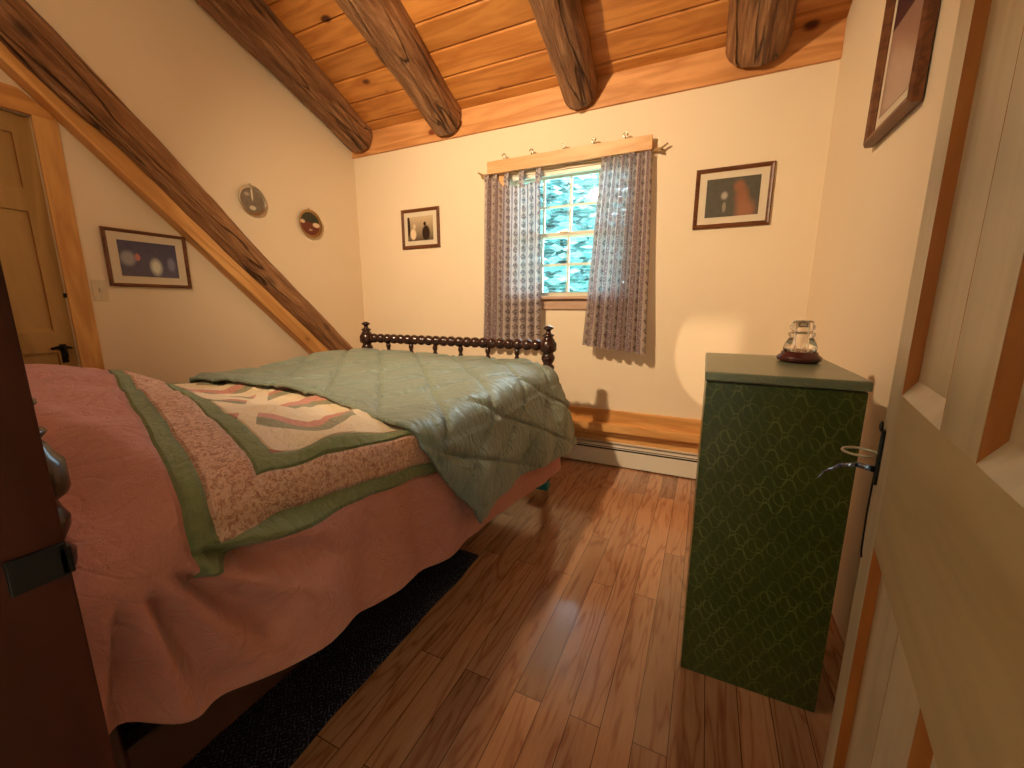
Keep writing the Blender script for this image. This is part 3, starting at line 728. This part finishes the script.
for y, zt in ((BY1, .90), (BY0, .93)):
    for i in range(6):
        x = BX0 + (BX1-BX0)*(i+1)/7.0
        pr = [(.42, .010)] + [(.42+(zt-.42)*q/40, .010+.008*abs(math.sin(q*PI/4))) for q in range(1, 41)]
        bchild(MB().lathe(pr, 10, Matrix.Translation((x, y, 0))), 'spindle', M['bed_wood'], smooth=True)
    bchild(MB().box(BX0, BX1, y-.018, y+.018, .34, .44, .005), 'end_rail', M['bed_wood'])
for x in (BX0, BX1): bchild(MB().box(x-.016, x+.016, BY0, BY1, .30, .42, .005), 'side_rail', M['bed_wood'])
bs = tag(MB().box(BX0+.03, BX1-.03, BY0+.16, BY1-.05, .36, .50, .02).build('box_spring', M['mattress']), 'thin pale box spring under the quilt, inside the spool bed', 'box spring')
mt = tag(MB().box(BX0+.04, BX1-.03, BY0+.15, BY1-.05, .50, .745, .05).build('mattress', M['mattress'], smooth=True), 'thick mattress completely covered by the pink quilt', 'mattress')
tag(MB().box(BX1-.085, BX1+.045, BY1-.10, BY1-.05, .04, .085, .002).build('storage_bag', M['teal']), 'small teal flap showing beneath the bed at the foot post', 'bag')

# top surface of bedding
XC = (BX0+BX1)/2; EDGE = .78; RR = .07
def ztop(X, Y):
    k = sm(1.12, .52, Y)
    far = lerp_pts([(-2.3, .165), (-1.9, .18), (-1.5, .15), (-1.1, .11), (-.8, .055)], X)
    z = .772 + far*k
    z -= .05*sm(.40, .26, Y)
    z += .012*sm(-1.4, -2.1, X) + .040*sm(1.3, 2.0, Y)*sm(-.75, -1.0, X)
    z += .016*noise.noise(Vector((X*2.3, Y*2.6, 1.0))) + .010*noise.noise(Vector((X*6, Y*6, 4.0)))
    return z
Lt = EDGE - RR; Aq = RR*PI/2
def surf(s, Y, flare, lift=0.0, fold=0.0):
    sg = 1 if s >= 0 else -1; a = abs(s)
    X = XC + sg*min(a, Lt+RR*.6); zt = ztop(X, Y) + lift
    e = lift
    if a < Lt: return Vector((XC+s, Y, zt)), 0.0
    if a < Lt+Aq:
        th = (a-Lt)/RR
        return Vector((XC+sg*(Lt+(RR+e)*math.sin(th)), Y, zt-(RR+e)*(1-math.cos(th)))), 0.0
    d = a-Lt-Aq
    return Vector((XC+sg*(EDGE+e+flare*d), Y, zt-RR-e-d)), d

HEM = [(.15, .545), (.30, .455), (.44, .42), (.57, .405), (.72, .36), (.91, .312), (1.2, .30), (1.6, .25), (2.0, .19), (2.3, .165)]
PY, PZ = .26, .80
def quilt_fn(u, v):
    s_max = Lt+Aq+.72
    s = -1.30 + (s_max+1.30)*u
    ys = .255 - .03*sm(.3, .6, s) - .085*sm(.70, .80, s)
    if s < -.7: ys = .28
    Y = ys + (2.26-ys)*v
    hem = lerp_pts(HEM, Y)
    if s > Lt+Aq:   # scale the drop so that the cloth ends at the hem
        d = s-Lt-Aq; zt = ztop(XC+EDGE, Y)-RR
        s2 = Lt+Aq+d/.72*(zt-hem)
    else: s2 = s
    p, d = surf(s2, Y, .10)
    if d > 0 and s > 0:
        k = sm(0, .25, d)
        f = .020*math.sin(Y*11+1.5*math.sin(Y*3)+d*2) + .012*math.sin(Y*23+d*5)
        # folds radiating from the headboard post
        dy, dz = Y-PY, p.z-PZ; rr = math.hypot(dy, dz); an = math.atan2(-dz, dy)
        g = .030*math.sin(an*17+rr*3)*math.exp(-((rr-.20)/.17)**2)
        p.x += k*f*sm(1.35, 1.05, Y) + g*sm(0, .05, d) + .02*k*sm(1.0, .3, Y)
        # tucked in behind the post at the head
        p.x -= .015*sm(.26, .17, Y)*sm(.25, .0, d)
    elif s < -.7 and d > 0: p.x -= .015*math.sin(Y*9)
    p.z += .007*noise.noise(Vector((p.x*9, Y*9, 2)))
    if -.75 < s < .72 and Y > .45: p.z += (.014*noise.noise(Vector((s*7+Y*3, Y*7, 5)))+.008*noise.noise(Vector((s*15, Y*12, 5))))*sm(.45, .6, Y)*sm(.74, .66, s)
    # dip and sag ridges in the cream field
    if -.7 < s < .75: p.z += .010*math.sin((s*1.3+Y)*16)*sm(.5, .8, Y)*sm(1.5, 1.2, Y)*sm(.0, .6, s)
    return p
def quilt_uv(u, v):
    s_max = Lt+Aq+.72; s = -1.30+(s_max+1.30)*u
    ys = .255 - .03*sm(.3, .6, s) - .085*sm(.70, .80, s)
    Y = ys+(2.26-ys)*v
    hem = lerp_pts(HEM, Y)
    if s > Lt+Aq: s = Lt+Aq+(s-Lt-Aq)/.72*(ztop(XC+EDGE, Y)-RR-hem)
    X = XC+max(-Lt-.07, min(s, Lt+.07))
    return (s - .05*sm(.3, .7, s)*(Y-.35), Y-(.345-.30*(X+.79)))
o = MB().grid(230, 210, quilt_fn, quilt_uv).build('quilt', M['quilt'], smooth=True, fix=False)
sd = o.modifiers.new('s', 'SOLIDIFY'); sd.thickness = .010; sd.offset = -1
tag(o, 'pink patchwork quilt with green and peach borders and cream centre, draped over the bed', 'quilt')

# comforter on the foot half
EC = [(-.95, 1.22), (-.72, 1.10), (-.60, 1.13), (-.25, 1.21), (.15, 1.15), (.37, 1.09), (.60, 1.01), (.72, .965), (.85, 1.0), (.98, 1.06), (1.10, 1.12), (1.20, 1.17), (1.3, 1.20)]
CH = [(.95, .34), (1.16, .345), (1.22, .375), (1.32, .385), (1.73, .37), (2.3, .335)]
def comf_s(u):
    smax = Lt+Aq+.47; return -.95+(smax+.95)*u
def comf_fn(u, v, base=False):
    s = comf_s(u); ye = lerp_pts(EC, s) + .012*math.sin(s*7)
    yend = 2.262 + .03*sm(.85, 1.0, s)
    Y = ye+(yend-ye)*v
    hem = lerp_pts(CH, Y)
    if s > Lt+Aq:
        d = s-Lt-Aq; zt = ztop(XC+EDGE, Y)-RR; s2 = Lt+Aq+d/.47*(zt-hem)
    else: s2 = s
    fl_ = .13 + .13*sm(1.3, 2.25, Y)
    # quilted puff
    qa = abs(((s + Y/1.1)/.30) % 1.0 - .5)*2; qb = abs(((s*1.0 - .62*Y)/.30 + .35) % 1.0 - .5)*2
    pf = min(1-qa, 1-qb); pf = 1-math.exp(-pf*11)
    edge = sm(0, .05, v)*sm(0, .04, min(1-u, u+.02))
    lift =   .012 + .020*pf*(.4+.6*edge)
    lift += .012*noise.noise(Vector((s*5, Y*3, 7)))
    # sag towards the footboard end
    p, d = surf(s2, Y, fl_, lift)
    if d > 0 and s > 0:
        k = sm(0, .2, d); p.x += .012 + k*(.018*math.sin(Y*9.5+2.1)+.010*math.sin(Y*21+d*4))
        p.x += .035*sm(1.9, 2.25, Y)*sm(0, .12, d)
    
    p.z += .020*sm(.16, .0, v)*(1 if -.8 < s < .3 else 0)*math.exp(-((s+.4)/.5)**2)
    return p
o = MB().grid(240, 200, comf_fn, lambda u, v: (comf_s(u), lerp_pts(EC, comf_s(u))*(1-v)+2.26*v)).build('comforter', M['comf'], smooth=True, fix=False)
sd = o.modifiers.new('s', 'SOLIDIFY'); sd.thickness = .014; sd.offset = -1
tag(o, 'sage green satin comforter with diamond stitching spread over the foot of the bed', 'comforter')

# rug beside and under the bed
m = MB()
def rug_fn(u, v):
    x = -1.95+(1.075)*u; y = .30+(1.49-.30)*v
    return (x + .012*noise.noise(Vector((0, y*5, 1))), y, .012+.003*noise.noise(Vector((x*8, y*8, 0))))
m.grid(40, 60, rug_fn); o = m.build('rug', M['rug'], smooth=True, fix=False)
sd = o.modifiers.new('s', 'SOLIDIFY'); sd.thickness = .010; sd.offset = -1
tag(o, 'dark navy woven rug with fine pattern on the floor under the bed edge', 'rug')

# ------------------------------------------------------------------ green cabinet
cx0, cx1, cy0, cy1 = .012, .380, 1.253, 1.78
cb = empty('tall_cabinet', ((cx0+cx1)/2, (cy0+cy1)/2, 0), 0, 'tall narrow chest covered in green embossed vinyl standing by the right wall', 'chest')
hx, hy = (cx1-cx0)/2, (cy1-cy0)/2
MB().box(-hx+.003, hx-.003, -hy+.003, hy-.003, 0, .950, .004).build('body', M['cab'], cb)
M['cab_lid_sheen'] = cabinet_mat(True); bn = M['cab_lid_sheen'].node_tree  # lid copy of the vinyl, lightened to paint in its sheen
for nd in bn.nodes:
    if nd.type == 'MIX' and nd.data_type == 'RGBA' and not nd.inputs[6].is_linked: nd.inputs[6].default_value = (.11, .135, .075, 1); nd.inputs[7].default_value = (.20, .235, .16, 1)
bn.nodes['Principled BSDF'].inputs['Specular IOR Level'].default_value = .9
MB().box(-hx-.002, hx+.002, -hy-.003, hy, .953, .979, .005).build('lid', M['cab_lid_sheen'], cb)

# glass insulator on turned base
ix, iy = .285, 1.60; zt = .979
bs_ = tag(MB().lathe([(0, .050), (.004, .056), (.006, .060), (.016, .063), (.022, .058), (.026, .052), (.034, .050), (.036, .040)], 36).build('display_stand', M['base_wood'], smooth=True), 'round dark mahogany stand on the green chest, under the glass insulator', 'stand')
bs_.location = (ix, iy, zt)
g = tag(MB().lathe([(0, .046), (.010, .0475), (.022, .044), (.034, .038), (.042, .034), (.046, .033), (.050, .036), (.055, .037), (.060, .034), (.062, .029), (.067, .029), (.070, .034), (.080, .035), (.086, .031), (.092, .028), (.096, .0275), (.099, .021), (.097, .016), (.045, .014), (.008, .016), (.006, .035), (.0, .042)], 40, cap=False).build('glass_insulator', M['glass'], smooth=True), 'clear ribbed glass insulator on a round dark stand atop the green chest', 'insulator')
g.location = (ix, iy, zt+.0365)

# ------------------------------------------------------------------ camera
f = 406.3
cam = bpy.data.cameras.new('camera'); co = bpy.data.objects.new('camera', cam); C.objects.link(co)
cam.sensor_width = 36; cam.lens = 36*f/1024; cam.clip_start = .01
yaw, pit = math.radians(-25.267), math.radians(-10.89)
co.location = (0, 0, 1.16); co.rotation_euler = (PI/2+pit, 0, -yaw)
bpy.context.scene.camera = co

# ------------------------------------------------------------------ light
def point(name, loc, W_, col, r=.06):
    l = bpy.data.lights.new(name, 'POINT'); l.energy = W_; l.color = col; l.shadow_soft_size = r
    o = bpy.data.objects.new(name, l); o.location = loc; C.objects.link(o); return o
WARM = (1.0, .735, .44)
point('ceiling_lamp', (-1.47, .36, 2.62), 10, WARM, .05)
def spot(name, loc, at, W_, deg, blend, r):
    l = bpy.data.lights.new(name, 'SPOT'); l.energy = W_; l.color = WARM; l.shadow_soft_size = r; l.spot_size = math.radians(deg); l.spot_blend = blend
    o = bpy.data.objects.new(name, l); o.location = loc; o.rotation_euler = (Vector(at)-Vector(loc)).to_track_quat('-Z', 'Y').to_euler(); C.objects.link(o)
spot('ceiling_lamp_beam', (-1.47, .36, 2.60), (-1.15, 2.92, 1.40), 265, 116, 1.0, .04)  # main beam of the ceiling lamp, cone shaped to dim the bed head
spot('hall_patch_beam', (.138, -.45, 2.187), (.20, 2.9, .88), 150, 12.0, .08, .012)  # narrow beam added to draw the bright patch on the back wall
l = bpy.data.lights.new('hall_lamp', 'POINT'); l.energy = 1.5; l.color = WARM; l.shadow_soft_size = .05
o = bpy.data.objects.new('hall_lamp', l); o.location = (.30, -.45, 2.22); C.objects.link(o)

l = bpy.data.lights.new('window_portal', 'AREA'); l.shape = 'RECTANGLE'; l.size = WX1-WX0; l.size_y = WZ1-WZ0; l.cycles.is_portal = True
o = bpy.data.objects.new('window_portal', l); o.location = ((WX0+WX1)/2, YB+.15, (WZ0+WZ1)/2); o.rotation_euler = (-PI/2, 0, 0); C.objects.link(o)
wd = bpy.data.worlds.new('world'); bpy.context.scene.world = wd; wd.use_nodes = True
bg = wd.node_tree.nodes['Background']; bg.inputs[0].default_value = (.58, .86, 1.0, 1); bg.inputs[1].default_value = 18
sc = bpy.context.scene
sc.view_settings.view_transform = 'Standard'
sc.view_settings.exposure = 0.18
sc.cycles.max_bounces = 10; sc.cycles.transparent_max_bounces = 16
sc.cycles.sample_clamp_indirect = 8
